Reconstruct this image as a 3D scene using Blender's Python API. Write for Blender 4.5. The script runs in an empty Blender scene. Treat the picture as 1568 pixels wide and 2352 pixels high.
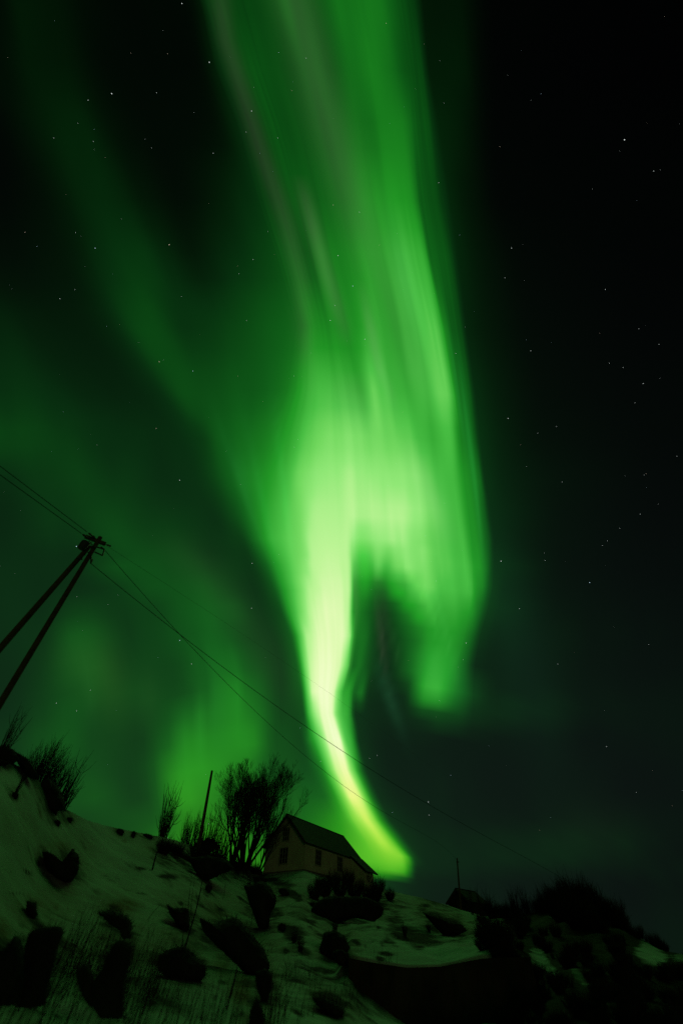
import bpy, bmesh, math, random
import numpy as np
from mathutils import Vector, noise as mnoise

# ---------------------------------------------------------------- camera
FPX = 960.0                      # focal length for a frame 1568 x 2352 units
CX, CY = 784.0, 1176.0
CAM_H = 1.6
PITCH, ROLL = math.radians(48.0), math.radians(1.0)
_F = np.array([0, math.cos(PITCH), math.sin(PITCH)])
_R0 = np.array([1.0, 0, 0]); _U0 = np.array([0, -math.sin(PITCH), math.cos(PITCH)])
_R = _R0 * math.cos(ROLL) + _U0 * math.sin(ROLL)
_U = _U0 * math.cos(ROLL) - _R0 * math.sin(ROLL)
def ray(x, y):                   # direction of a place in the photograph
    x = np.asarray(x, float); y = np.asarray(y, float)
    d = _F + ((x - CX) / FPX)[..., None] * _R - ((y - CY) / FPX)[..., None] * _U
    return d / np.linalg.norm(d, axis=-1, keepdims=True)
def toframe(p):                  # inverse: world point(s) -> photograph
    q = np.asarray(p, float) - np.array([0, 0, CAM_H])
    z = q @ _F
    return CX + FPX * (q @ _R) / z, CY - FPX * (q @ _U) / z

# ---------------------------------------------------------------- aurora data
# brightness of the sky (green value) along rows, position:value
ROWS = {
-80: "0:10 40:20 100:20 200:10 400:8 430:20 455:60 490:72 540:70 610:85 630:105 670:95 720:95 770:120 830:120 890:95 920:72 945:48 968:22 1045:20 1085:10 1120:4 1568:2",
0: "0:12 40:25 100:24 200:12 300:8 420:8 455:20 480:62 510:72 560:70 630:85 650:108 690:95 730:95 780:125 850:125 900:100 930:75 955:50 975:22 1050:22 1085:12 1120:4 1568:2",
150: "0:14 80:28 150:25 250:10 450:8 485:25 510:55 540:75 600:85 660:80 720:105 760:95 800:115 850:135 890:120 930:85 965:70 985:28 1060:28 1090:12 1130:4 1568:2",
300: "0:8 60:20 150:35 190:36 260:18 400:10 500:14 545:40 575:60 620:80 680:85 740:95 790:115 850:120 900:140 930:135 955:95 985:78 1005:40 1050:30 1090:15 1130:5 1568:3",
450: "0:8 100:15 200:38 260:42 320:25 420:12 510:30 570:45 610:65 660:85 720:100 780:110 840:150 880:155 920:160 945:150 965:95 1000:75 1020:50 1045:30 1090:18 1140:6 1568:4",
600: "0:10 120:15 200:30 270:45 330:50 380:35 450:22 520:40 580:50 630:70 680:95 710:85 740:130 790:130 850:155 910:165 950:185 975:175 990:100 1030:80 1050:40 1070:30 1110:20 1200:8 1568:4",
750: "0:35 80:25 180:20 250:30 320:58 370:60 420:45 500:55 570:70 640:85 690:100 720:130 770:130 830:150 850:165 890:155 930:160 970:190 995:200 1015:150 1035:85 1055:70 1070:35 1120:22 1220:10 1568:5",
900: "0:52 80:50 200:28 300:25 360:35 420:70 460:70 520:75 600:85 660:115 700:160 740:185 790:175 830:165 860:200 890:185 930:165 980:185 1020:205 1035:190 1050:110 1075:85 1090:45 1150:25 1250:12 1568:7",
1000: "0:65 100:62 200:45 300:40 400:38 460:50 500:82 540:90 600:110 660:150 710:200 760:218 820:215 870:210 920:200 960:180 1000:175 1035:180 1060:115 1080:100 1100:50 1150:30 1250:15 1568:8",
1100: "0:38 100:55 200:60 300:50 400:42 470:48 520:82 550:100 600:135 650:170 690:215 740:232 800:235 860:234 920:226 970:208 1020:185 1050:165 1080:125 1100:100 1112:50 1160:32 1300:17 1568:9",
1180: "0:35 100:45 200:60 300:62 400:50 480:44 530:62 570:100 610:150 650:185 690:215 720:238 770:240 812:240 850:241 900:240 960:228 1010:202 1050:175 1085:135 1110:90 1125:45 1170:34 1300:17 1568:10",
1240: "0:35 100:40 200:50 300:68 400:60 480:47 550:50 590:105 620:160 650:190 690:215 715:240 760:243 795:243 812:230 830:222 870:232 920:230 970:215 1020:195 1060:175 1100:125 1120:80 1135:42 1300:18 1568:11",
1270: "0:34 150:36 270:55 320:70 410:68 490:46 560:46 600:95 628:150 660:192 700:222 718:242 760:245 796:244 812:212 828:192 848:198 868:218 890:208 925:222 960:222 1010:202 1055:183 1095:143 1117:95 1135:46 1300:18 1568:12",
1300: "0:34 150:36 260:62 350:72 430:70 500:50 570:47 610:85 635:140 670:195 700:225 720:243 760:246 800:244 814:185 826:172 850:172 868:198 885:182 910:206 950:222 1000:205 1050:190 1090:160 1115:110 1135:50 1180:38 1300:18 1568:12",
1350: "0:34 150:36 260:45 350:72 450:78 520:58 580:47 625:75 655:150 690:215 712:240 760:248 802:246 815:135 835:140 860:105 880:98 900:135 925:155 950:188 975:210 1020:190 1070:180 1105:130 1125:70 1145:42 1300:20 1568:13",
1400: "0:34 100:36 180:55 260:50 350:55 450:78 540:74 590:50 640:65 665:150 695:220 715:243 760:250 800:246 813:132 830:110 855:78 880:58 900:72 925:104 950:135 970:162 1000:172 1030:168 1070:150 1100:105 1120:60 1150:42 1300:22 1568:14",
1460: "0:34 100:40 170:75 240:70 310:50 400:62 500:78 570:60 620:52 665:78 690:190 706:240 750:250 790:250 803:235 815:112 838:104 855:70 885:50 915:68 940:90 965:110 990:142 1020:156 1055:140 1080:100 1105:50 1150:34 1568:16",
1530: "0:34 100:45 160:70 230:75 290:55 380:55 450:70 540:90 590:70 640:55 680:82 702:215 715:246 750:252 780:248 798:200 808:90 822:110 838:84 855:60 890:46 915:64 940:96 965:125 1000:158 1035:146 1065:95 1095:36 1568:17",
1590: "0:36 100:50 170:68 220:70 300:62 370:60 450:75 540:115 590:90 640:56 690:78 706:200 718:248 745:253 765:250 780:200 790:150 800:165 812:90 830:110 842:50 900:40 930:46 950:100 975:155 1000:160 1035:125 1062:92 1090:60 1150:32 1568:19",
1615: "0:37 100:52 165:72 220:66 315:61 380:70 455:92 540:120 595:92 640:56 692:72 708:190 722:242 745:253 763:250 779:200 790:160 800:165 812:65 828:70 842:44 900:38 928:42 950:68 978:122 1003:128 1038:98 1066:72 1098:44 1568:20",
1640: "0:38 100:55 160:75 220:62 330:60 390:80 460:110 540:125 600:95 640:56 695:70 710:180 725:235 745:252 762:250 778:200 790:170 800:165 812:50 900:38 950:42 975:50 1010:68 1050:62 1090:44 1568:20",
1700: "0:45 100:65 150:78 220:58 320:55 380:90 440:130 530:135 590:125 620:70 690:62 715:130 735:205 755:250 780:253 795:190 808:160 822:50 900:32 1568:20",
1770: "0:50 100:62 200:60 300:55 350:75 390:125 450:140 520:130 570:115 610:75 700:66 735:100 755:190 775:245 795:250 812:205 825:120 842:50 900:32 1568:20",
1830: "0:50 100:62 230:68 320:55 370:90 420:145 460:130 520:110 600:90 680:80 740:90 765:130 785:200 805:248 825:245 840:190 855:90 872:45 950:32 1568:20",
1880: "0:50 200:60 300:72 360:75 420:120 500:110 600:90 700:95 750:120 790:160 815:215 840:240 855:220 875:120 895:50 1000:32 1568:22",
1930: "0:50 300:70 400:110 500:130 600:110 700:120 780:150 820:175 850:205 875:230 895:200 915:110 935:50 1000:38 1350:34 1568:22",
1975: "0:50 400:100 600:130 700:150 800:175 860:190 900:205 925:210 940:170 955:60 980:40 1300:36 1568:20",
2000: "0:50 600:120 700:110 800:140 860:165 900:180 925:175 940:110 955:41 1568:24",
2025: "0:45 500:60 800:45 900:42 1000:32 1568:20",
2200: "0:34 1568:24",
}
# flow lines of the curtain (left edge, stem edge, bright edge, right edge) by row
FLOW = {-80: (430, 535, 900, 960), 0: (460, 560, 910, 970), 150: (490, 600, 935, 985), 300: (550, 650, 945, 1010), 450: (590, 690, 958, 1030), 600: (640, 725, 982, 1055), 750: (680, 760, 1015, 1070), 900: (660, 785, 1042, 1090), 1000: (620, 800, 1056, 1102), 1100: (600, 808, 1064, 1112), 1180: (600, 812, 1074, 1128), 1240: (610, 812, 1080, 1135), 1300: (630, 812, 1084, 1135), 1350: (655, 813, 1084, 1130), 1400: (668, 812, 1076, 1120), 1460: (688, 808, 1066, 1102), 1530: (700, 798, 1048, 1090), 1590: (706, 782, 1040, 1085), 1640: (710, 780, 1035, 1085), 1700: (722, 797, 1030, 1080), 1770: (745, 815, 1030, 1080), 1830: (770, 842, 1040, 1090), 1880: (790, 868, 1050, 1100), 1930: (820, 905, 1060, 1110), 1975: (835, 945, 1070, 1120), 2025: (850, 955, 1075, 1130), 2200: (870, 970, 1080, 1140)}

def lin(v): 
    v = np.asarray(v, float) / 255.0
    return np.where(v <= .04045, v / 12.92, ((v + .055) / 1.055) ** 2.4)
# green (linear) -> red, blue of the glow
_G = lin([0, 45, 90, 150, 190, 215, 232, 245, 251, 255])
_RR = lin([0, 4, 12, 32, 72, 112, 145, 190, 228, 245])
_BB = lin([0, 10, 20, 34, 66, 92, 118, 150, 182, 205])
GAP = {-80:-130, 0:-100, 150:-60, 300:0, 450:40, 600:80, 750:175, 900:295, 1000:395, 1100:440, 1180:482, 1240:520, 1300:556, 1350:578, 1400:594, 1460:620,
       1530:640, 1590:642, 1640:642, 1700:645, 1770:655, 1830:670, 1880:680, 1930:690, 1975:700, 2025:705, 2200:710}
_ys = np.array(sorted(ROWS)); _fy = np.array(sorted(FLOW))
_fl = [np.array([GAP[k] for k in _fy], float)] + [np.array([FLOW[k][i] for k in _fy], float) for i in range(4)]
def flow(y):
    return [-250 + 0 * y] + [np.interp(y, _fy, f) for f in _fl] + [1850 + 0 * y]
def warp(x, b):
    t = 0
    for k in range(6):
        t = t + (1/6) * np.clip((x - b[k]) / (b[k + 1] - b[k]), 0, 1)
    return t
TT = np.linspace(0, 1, 401)
_tab = []
for _y in _ys:
    px, pv = zip(*[map(float, s.split(':')) for s in ROWS[_y].split()])
    b = [float(q) for q in flow(np.array(float(_y)))]
    xs = np.interp(TT, np.arange(7)/6, b)
    # monotone smooth interpolation of the knots
    px = np.array(px); pv = np.array(pv)
    k = np.clip(np.searchsorted(px, xs) - 1, 0, len(px) - 2)
    h = np.diff(px); dl = np.diff(pv) / h
    m = np.zeros(len(px)); 
    for i in range(1, len(px) - 1):
        if dl[i-1] * dl[i] > 0: m[i] = 2 * dl[i-1] * dl[i] / (dl[i-1] + dl[i])
    u = np.clip((xs - px[k]) / h[k], 0, 1)
    v = (2*u**3-3*u**2+1)*pv[k] + (u**3-2*u**2+u)*h[k]*m[k] + (-2*u**3+3*u**2)*pv[k+1] + (u**3-u**2)*h[k]*m[k+1]
    _tab.append(v)
_tab = np.array(_tab)
# pale grey-violet rays inside the curtain: path, half width, strength
RAYS = [([(500,-60),(515,80),(560,220),(600,350),(655,500),(692,650),(705,800),(712,900)], 20, .014),
        ([(660,-60),(700,80),(745,250),(800,420),(850,560),(900,700),(945,820),(985,930)], 46, .020),
        ([(800,880),(815,960),(850,1040)], 50, .03),
        ([(840,700),(868,840),(905,930)], 12, .04),
        ([(700,450),(740,600),(790,760)], 16, .03),
        ([(866,1250),(872,1320),(878,1400),(882,1500)], 14, .006),
        ([(940,1040),(985,1140),(1020,1230)], 28, .05),
        ([(812,1180),(815,1300),(816,1420)], 4, .05),
        ([(420,1250),(600,1480),(650,1620)], 60, .004)]
RAYS += []
GLOBS = [ (455,1640,9,110,.10,(.004,.045,.004)), (500,1600,12,140,.10,(.003,.04,.004)), (545,1620,8,120,.12,(.002,.035,.003)), (418,1700,10,90,.1,(.003,.035,.003)),
        (210,1600,8,110,.15,(.002,.012,.002)), (560,1130,8,140,.35,(.002,.02,.004)), (610,1180,9,160,.22,(.003,.03,.006)), (655,1150,8,170,.12,(.004,.04,.008)),
        (1075,1000,6,150,.12,(.003,.05,.008)), (1095,1150,5,130,.10,(.003,.04,.006)), (1050,900,4,120,.14,(.002,.04,.006)), (835,1290,16,50,.15,(0,.10,0)), (925,1375,12,60,.75,(0,.09,0)),
        (868,1300,7,28,-.1,(.03,.05,.02)), (990,1400,5,80,.28,(.01,.06,.01)), (1020,1440,6,90,.25,(.01,.05,.01)), (1000,1590,22,24,.6,(.01,.06,.008)), (960,1350,7,60,.5,(.02,.08,.01)), (905,1480,5,60,.3,(.004,.02,.004)), (875,1470,4,70,.15,(.02,.02,.015)), # extra soft patches: x, y, rx, ry, tilt, linear rgb
        (893,1600,12,75,.35,(.004,.026,.010)), (1040,1560,42,60,.5,(.002,.03,.005)), (985,1530,30,40,0,(.004,.03,.006)),
        (1180,1450,70,260,.25,(.001,.006,.003)), (1360,1900,90,60,0,(.001,.004,.001)),
        (250,1560,40,90,.2,(.006,.012,.002)), (180,1520,50,60,.2,(.004,.012,.002)), (340,1600,24,60,0,(.003,.012,.002)),
        (930,640,22,120,.22,(.02,.06,.02)), (560,1090,16,60,.3,(.002,.02,.004))]
_rs = np.random.RandomState(4)
_N = _rs.rand(64, 512)
def _vn(a, b):
    ia = np.floor(a).astype(int); ib = np.floor(b).astype(int); fa = a - ia; fb = b - ib
    fa = fa*fa*(3-2*fa); fb = fb*fb*(3-2*fb); ia %= 512; ib %= 64; ja = (ia+1) % 512; jb = (ib+1) % 64
    return ((_N[ib, ia]*(1-fa)+_N[ib, ja]*fa)*(1-fb) + (_N[jb, ia]*(1-fa)+_N[jb, ja]*fa)*fb) * 2 - 1
def sky_rgb(x, y):
    x = np.asarray(x, float); y = np.asarray(y, float)
    b = flow(y)
    t = warp(x, b)
    yy = np.clip(y, _ys[0], _ys[-1])
    j = np.clip(np.searchsorted(_ys, yy) - 1, 0, len(_ys) - 2)
    w = (yy - _ys[j]) / (_ys[j+1] - _ys[j]); w = w * w * (3 - 2 * w) * .5 + w * .5
    ti = t * 400; i0 = np.clip(ti.astype(int), 0, 399); fr = ti - i0
    v0 = _tab[j, i0] * (1-fr) + _tab[j, i0+1] * fr
    v1 = _tab[j+1, i0] * (1-fr) + _tab[j+1, i0+1] * fr
    vv = v0 * (1-w) + v1 * w
    st = .55*_vn(t*60 + 3, y/330.) + .6*_vn(t*115 + 40, y/240. + 7) + .45*_vn(t*210+11, y/300.+3)
    inside = np.clip((t-.16)/.10, 0, 1) * np.clip((.86-t)/.05, 0, 1)
    lowf = np.clip((1250 - y) / 350, 0, 1) + .12 * np.clip((y - 1250) / 100, 0, 1) * (t < .5)
    vv = vv * (1 + .070 * st * (.25 + .75*inside) * (.15 + .85 * np.clip(lowf, 0, 1)) * (1 - .7 * np.clip((.52-t)/.06, 0, 1) * np.clip((y-620)/150, 0, 1)) * (1 - .8 * np.clip((x-850)/80, 0, 1) * np.clip((y-850)/150, 0, 1))) 
    slant = 1.0 * (.65*_vn((x - .12*y)/19. + 300, y/330. + 2) + .35*_vn((x - .14*y)/10. + 300, y/260. + 9)) * np.clip((x-860)/80, 0, 1) * np.clip((.845-t)/.04, 0, 1) * np.clip((y-500)/200, 0, 1) * np.clip((1480-y)/120, 0, 1)
    cl = _vn(x/85. + 9, y/150. + 5) * .6 + _vn(x/38. + 2 - y/400., y/120.) * .4
    out_ = np.clip((.34-t)/.12, 0, 1) + .9 * np.clip((t-.55)/.1, 0, 1) * np.clip((y-1330)/100, 0, 1)
    vv = vv * (1 - .15 * np.clip((b[1] + 40 - x) / 80, 0, 1) * np.clip((1300-y)/150, 0, 1)) * (1 - .06 * np.clip((600 - y)/200, 0, 1))
    vv = vv * (1 + .075 * slant) * (1 + .15 * cl * out_)
    vv = vv * (1 - .06 * np.clip((750 - y)/250, 0, 1))
    vv = np.sqrt(vv**2 + (26 * np.clip((.5-t)/.1, 0, 1) * np.clip((y-350)/600, 0, 1))**2)
    g = lin(np.minimum(vv, 254))
    r = np.interp(g, _G, _RR); bl = np.interp(g, _G, _BB)
    s = np.clip((y - 1680) / 290, 0, 1); s = s*s*(3-2*s)
    r = r * (1 + .5*s * np.clip(g*4, 0, 1)); r = np.minimum(r, g * .95); s2 = np.clip((y - 1450) / 450, 0, 1); bl = bl * (1 - np.maximum(.72*s, .5*s2*(x < 690))*np.clip(g*5,0,1)); r = r * (1 + .35 * s2 * (x < 690))
    out = np.stack([r, g, bl], -1)
    for path, hw, st in RAYS:
        py = np.array([p[1] for p in path], float); px = np.array([p[0] for p in path], float)
        c = np.interp(y, py, px)
        f = np.exp(-((x - c) / hw) ** 2) * np.clip((y - py[0] + 40) / 80, 0, 1) * np.clip((py[-1] + 40 - y) / 120, 0, 1)
        out = out + (f * st)[..., None] * np.array([.85, .50, .62])
    for gx, gy, rx, ry, a, col in GLOBS:
        dx = (x-gx)*math.cos(a) - (y-gy)*math.sin(a); dy = (x-gx)*math.sin(a) + (y-gy)*math.cos(a)
        out = out + np.exp(-(dx/rx)**2 - (dy/ry)**2)[..., None] * np.array(col)
    base_b = np.interp(y, [0, 500, 1000, 1400, 1800, 2352], [.0010, .0016, .0035, .0065, .0095, .009])
    base_b = base_b * np.interp(x, [0, 1000, 1568], [1.0, 1.0, .75])
    base = np.stack([base_b * .42, base_b * 0, base_b * .62], -1)
    return out + base

# ================================================================ scene, camera, world, light
scene = bpy.context.scene
col = scene.collection
cam_d = bpy.data.cameras.new('camera'); cam = bpy.data.objects.new('camera', cam_d); col.objects.link(cam)
from mathutils import Matrix
cam.matrix_world = Matrix([[_R[i], _U[i], -_F[i], (0, 0, CAM_H)[i]] for i in range(3)] + [[0, 0, 0, 1]])
cam_d.sensor_fit = 'VERTICAL'; cam_d.sensor_height = 36.0; cam_d.lens = FPX / 2352 * 36.0
cam_d.clip_start = .1; cam_d.clip_end = 20000
cam_d.dof.use_dof = True; cam_d.dof.focus_distance = 90; cam_d.dof.aperture_fstop = .42
scene.camera = cam
vs = scene.view_settings
scene.display_settings.display_device = 'sRGB'
vs.view_transform = 'Standard'; vs.look = 'None'; vs.exposure = 0; vs.gamma = 1
scene.cycles.max_bounces = 6
scene.cycles.use_denoising = False

def chart(d): return d[..., 0] / (1 + d[..., 2]), d[..., 1] / (1 + d[..., 2])
def unchart(sx, sy):
    q = sx*sx + sy*sy
    return np.stack([2*sx, 2*sy, 1-q], -1) / (1+q)[..., None]
def frame_of(d):
    z = np.maximum(d @ _F, .05)
    return CX + FPX * (d @ _R) / z, CY - FPX * (d @ _U) / z

def build_world():
    """aurora sky laid out on an all-sky chart (stereographic about the zenith)"""
    w = bpy.data.worlds.new('World'); scene.world = w; w.use_nodes = True
    nt = w.node_tree; nt.nodes.clear(); N = nt.nodes.new; L = nt.links.new
    def math_(op, a, b=None, clamp=False):
        n = N('ShaderNodeMath'); n.operation = op; n.use_clamp = clamp
        for i, q in enumerate((a, b)):
            if q is None: continue
            if isinstance(q, (int, float)): n.inputs[i].default_value = q
            else: L(q, n.inputs[i])
        return n.outputs[0]
    def mrange(v, a, b, c=0., d=1., smooth=False):
        n = N('ShaderNodeMapRange'); n.clamp = True
        if smooth: n.interpolation_type = 'SMOOTHSTEP'
        for i, q in enumerate((v, a, b, c, d)):
            if isinstance(q, (int, float)): n.inputs[i].default_value = q
            else: L(q, n.inputs[i])
        return n.outputs[0]
    tc = N('ShaderNodeTexCoord'); sp = N('ShaderNodeSeparateXYZ'); L(tc.outputs['Generated'], sp.inputs[0])
    den = math_('ADD', sp.outputs[2], 1.0); den = math_('MAXIMUM', den, .05)
    SX = math_('DIVIDE', sp.outputs[0], den); SY = math_('DIVIDE', sp.outputs[1], den)
    ys = np.array([-80,-20,40,100,160,220,280,340,400,460,520,580,640,700,750,800,850,895,935,970,1000,1030,1060,1085,1110,1135,1160,1185,1210,1235,1255,1275,
                   1295,1315,1335,1355,1380,1405,1430,1460,1495,1530,1560,1590,1615,1640,1670,1700,1735,1770,1800,1830,1855,1880,1905,1930,
                   1955,1975,1990,2003,2016,2040,2200], float)
    sy = chart(ray(np.full(len(ys), 800.), ys))[1]
    slope = np.gradient(sy, ys)
    yk = np.repeat(ys[:, None], 7, 1)
    for _ in range(25):
        b = flow(yk.ravel()); bx = np.array([b[k].reshape(yk.shape)[:, k] for k in range(7)]).T
        cur = chart(ray(bx, yk)); yk = np.clip(yk + .8 * (sy[:, None] - cur[1]) / slope[:, None], -500, 2600)
    bsx = cur[0]
    v0, v1 = float(sy[0]), float(sy[-1])
    vn = mrange(SY, v0, v1)
    bs = []
    for k in range(7):
        n = N('ShaderNodeFloatCurve'); c = n.mapping.curves[0]
        px = (sy - v0) / (v1 - v0); py = (bsx[:, k] + 2) / 4
        c.points[0].location = (0, py[0]); c.points[-1].location = (1, py[-1])
        for a, q in zip(px[1:-1], py[1:-1]): c.points.new(float(a), float(q))
        for p in c.points: p.handle_type = 'VECTOR'
        n.mapping.update(); L(vn, n.inputs['Value'])
        bs.append(math_('SUBTRACT', math_('MULTIPLY', n.outputs[0], 4.0), 2.0))
    t = None
    for k in range(6):
        s_ = mrange(SX, bs[k], bs[k+1], 0., 1/6)
        t = s_ if t is None else math_('ADD', t, s_)
    T = np.linspace(0, 1, 217)
    prev = None
    for j in range(len(ys)):
        sx = np.interp(T, np.arange(7)/6, bsx[j])
        fx, fy = frame_of(unchart(sx, np.full_like(sx, sy[j])))
        rgb = np.clip(sky_rgb(fx, fy), 0, 1)
        n = N('ShaderNodeRGBCurve')
        for c_ in range(3):
            c = n.mapping.curves[c_]
            c.points[0].location = (0, rgb[0, c_]); c.points[-1].location = (1, rgb[-1, c_])
            for a, q in zip(T[1:-1], rgb[1:-1, c_]): c.points.new(float(a), float(q))
            for p in c.points: p.handle_type = 'VECTOR'
        n.mapping.update(); L(t, n.inputs['Color'])
        if prev is None: prev = n.outputs[0]
        else:
            m = N('ShaderNodeMix'); m.data_type = 'RGBA'
            L(mrange(SY, float(sy[j-1]), float(sy[j])), m.inputs[0]); L(prev, m.inputs[6]); L(n.outputs[0], m.inputs[7])
            prev = m.outputs[2]
    # beyond the zenith the curtain thins out; below the horizon nothing glows
    f = math_('MULTIPLY', mrange(SY, -.75, v0 + .02, .20, 1., True), mrange(sp.outputs[2], -.12, -.01, 0.05, 1.))
    bg = N('ShaderNodeBackground'); L(prev, bg.inputs[0]); L(math_('MULTIPLY', f, 1.0), bg.inputs[1])
    out = N('ShaderNodeOutputWorld'); L(bg.outputs[0], out.inputs[0])
build_world()

# a very weak warm light from the village behind the camera
sd = bpy.data.lights.new('village_glow', 'SUN'); sun = bpy.data.objects.new('village_glow', sd); col.objects.link(sun)
sd.energy = .062; sd.angle = math.radians(14); sd.color = (1.0, .92, .42)
sun.rotation_euler = (math.radians(87.5), 0, math.radians(20))

# ================================================================ helpers
def tag(o, label=None, cat=None, group=None, kind=None):
    if label: o['label'] = label
    if cat: o['category'] = cat
    if group: o['group'] = group
    if kind: o['kind'] = kind
    return o
def empty(name, loc, rz=0):
    o = bpy.data.objects.new(name, None); col.objects.link(o); o.location = loc; o.rotation_euler = (0, 0, rz)
    o.empty_display_size = .3
    return o
def mesh(name, verts, faces, mat, parent=None, origin=None, smooth=False):
    verts = np.asarray(verts, float).reshape(-1, 3)
    if origin is None: origin = (0, 0, 0)
    v = verts - np.asarray(origin, float) if parent is None else verts
    me = bpy.data.meshes.new(name); me.from_pydata([tuple(q) for q in v], [], faces); me.update()
    me.materials.append(mat)
    if smooth: me.polygons.foreach_set('use_smooth', [True] * len(me.polygons))
    o = bpy.data.objects.new(name, me); col.objects.link(o)
    if parent is None: o.location = origin
    else: o.parent = parent
    return o
class MB:
    def __init__(s): s.v = []; s.f = []
    def add(s, v, f):
        n = len(s.v); s.v += [tuple(q) for q in v]; s.f += [tuple(i + n for i in q) for q in f]
    def box(s, c, ax, half):
        c = np.array(c, float); ax = [np.array(a, float) for a in ax]
        v = [c + ax[0]*i*half[0] + ax[1]*j*half[1] + ax[2]*k*half[2] for i in (-1, 1) for j in (-1, 1) for k in (-1, 1)]
        s.add(v, [(0,1,3,2),(4,6,7,5),(0,4,5,1),(2,3,7,6),(0,2,6,4),(1,5,7,3)])
    def tube(s, pts, rad, sides=6, cap=True):
        pts = np.array(pts, float); n = len(pts)
        rad = np.full(n, rad) if np.isscalar(rad) else np.array(rad, float)
        tg = np.gradient(pts, axis=0); tg /= np.linalg.norm(tg, axis=1)[:, None] + 1e-12
        up = np.array([0, 0, 1.]) if abs(tg[0][2]) < .9 else np.array([1., 0, 0])
        a = np.cross(tg, up); a /= np.linalg.norm(a, axis=1)[:, None] + 1e-12; b = np.cross(tg, a)
        th = np.arange(sides) * 2 * math.pi / sides
        v = (pts[:, None] + rad[:, None, None] * (np.cos(th)[None, :, None] * a[:, None] + np.sin(th)[None, :, None] * b[:, None])).reshape(-1, 3)
        f = [(i*sides+j, i*sides+(j+1) % sides, (i+1)*sides+(j+1) % sides, (i+1)*sides+j) for i in range(n-1) for j in range(sides)]
        if cap: f += [tuple(range(sides)), tuple((n-1)*sides + j for j in reversed(range(sides)))]
        s.add(v, f)
    def build(s, name, mat, parent=None, origin=None, smooth=False): return mesh(name, s.v, s.f, mat, parent, origin, smooth)

def material(name, colr, rough=.8, nscale=None, namt=.4, col2=None, bump=0, bscale=None):
    m = bpy.data.materials.new(name); m.use_nodes = True; nt = m.node_tree; bs = nt.nodes['Principled BSDF']
    bs.inputs['Roughness'].default_value = rough; bs.inputs['Base Color'].default_value = (*colr, 1)
    bs.inputs['Specular IOR Level'].default_value = .25
    tc = nt.nodes.new('ShaderNodeTexCoord')
    if nscale:
        n = nt.nodes.new('ShaderNodeTexNoise'); n.inputs['Scale'].default_value = nscale; n.inputs['Detail'].default_value = 6
        nt.links.new(tc.outputs['Object'], n.inputs['Vector'])
        r = nt.nodes.new('ShaderNodeValToRGB'); c2 = col2 or tuple(c * (1 - namt) for c in colr)
        r.color_ramp.elements[0].position = .35; r.color_ramp.elements[0].color = (*c2, 1)
        r.color_ramp.elements[1].position = .65; r.color_ramp.elements[1].color = (*colr, 1)
        nt.links.new(n.outputs['Fac'], r.inputs[0]); nt.links.new(r.outputs[0], bs.inputs['Base Color'])
    if bump:
        n = nt.nodes.new('ShaderNodeTexNoise'); n.inputs['Scale'].default_value = bscale; n.inputs['Detail'].default_value = 8
        nt.links.new(tc.outputs['Object'], n.inputs['Vector'])
        b = nt.nodes.new('ShaderNodeBump'); b.inputs['Strength'].default_value = bump; b.inputs['Distance'].default_value = .1
        nt.links.new(n.outputs['Fac'], b.inputs['Height']); nt.links.new(b.outputs[0], bs.inputs['Normal'])
    return m
M = dict(
    bark=material('bark', (.035, .028, .02), .9, 4, .5),
    twig=material('twig', (.028, .022, .016), .9),
    rock=material('rock', (.034, .032, .026), .95, 1.5, .6, bump=.6, bscale=3),
    wallrock=material('wall_stone', (.065, .048, .030), .95, .8, .6, bump=.8, bscale=2),
    pole=material('pole_wood', (.13, .085, .035), .9, 5, .4),
    metal=material('dark_metal', (.05, .05, .05), .5),
    ceramic=material('insulator', (.10, .07, .05), .4),
    wire=material('wire', (.02, .02, .02), .6),
    cladding=material('house_paint', (.58, .64, .42), .7, .6, .2),
    roof=material('roof', (.022, .024, .022), .8, 1.2, .4),
    trim=material('trim', (.05, .045, .03), .7),
    casing=material('casing', (.30, .33, .22), .6),
    glass=material('pane', (.012, .014, .014), .25),
    found=material('foundation', (.22, .2, .17), .9, 2, .3),
    grass=material('dry_grass', (.05, .038, .018), .9, 2, .5),
    darkwall=material('dark_house_wall', (.03, .03, .026), .9, 1, .4),
)

# ================================================================ ground
_g = np.random.RandomState(11).rand(256, 256)
def vn2(x, y):
    ix = np.floor(x).astype(int); iy = np.floor(y).astype(int); fx = x-ix; fy = y-iy
    fx = fx*fx*(3-2*fx); fy = fy*fy*(3-2*fy); a = ix % 256; b = iy % 256; c = (a+1) % 256; d = (b+1) % 256
    return (_g[b, a]*(1-fx)+_g[b, c]*fx)*(1-fy) + (_g[d, a]*(1-fx)+_g[d, c]*fx)*fy
def fbm(x, y, o=4):
    s = 0; a = .5
    for i in range(o): s = s + a * (vn2(x + 17.3*i, y + 9.1*i) - .5); x = x*2.03; y = y*2.03; a *= .5
    return s
# crest of the hill: place in the photograph and its distance
HLB, HC0, HBE = np.array([-10.215, 77.927, 11.2]), np.array([-4.226, 74.256, 11.2]), np.array([4.135, 87.899, 11.2])
_hp = [toframe(q) for q in (HLB, HC0, HBE)]
CREST = [(-260,1560,22),(-120,1660,25),(0,1733,28),(60,1768,31),(110,1808,34),(150,1856,38),(200,1882,43),(260,1899,50),(330,1914,56),(400,1928,62),
         (470,1950,68),(540,1984,74),(_hp[0][0],_hp[0][1],78.6),(_hp[1][0],_hp[1][1],74.4),(_hp[2][0],_hp[2][1],88.),(900,2047,88),(960,2060,86),(1020,2077,84),(1060,2090,82),
         (1110,2104,78),(1180,2104,70),(1240,2092,64),(1320,2088,60),(1400,2112,55),(1460,2150,50),(1520,2182,46),(1568,2192,44),(1750,2205,40),(2000,2180,38)]
_cd = ray(np.array([c[0] for c in CREST]), np.array([c[1] for c in CREST]))
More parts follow.
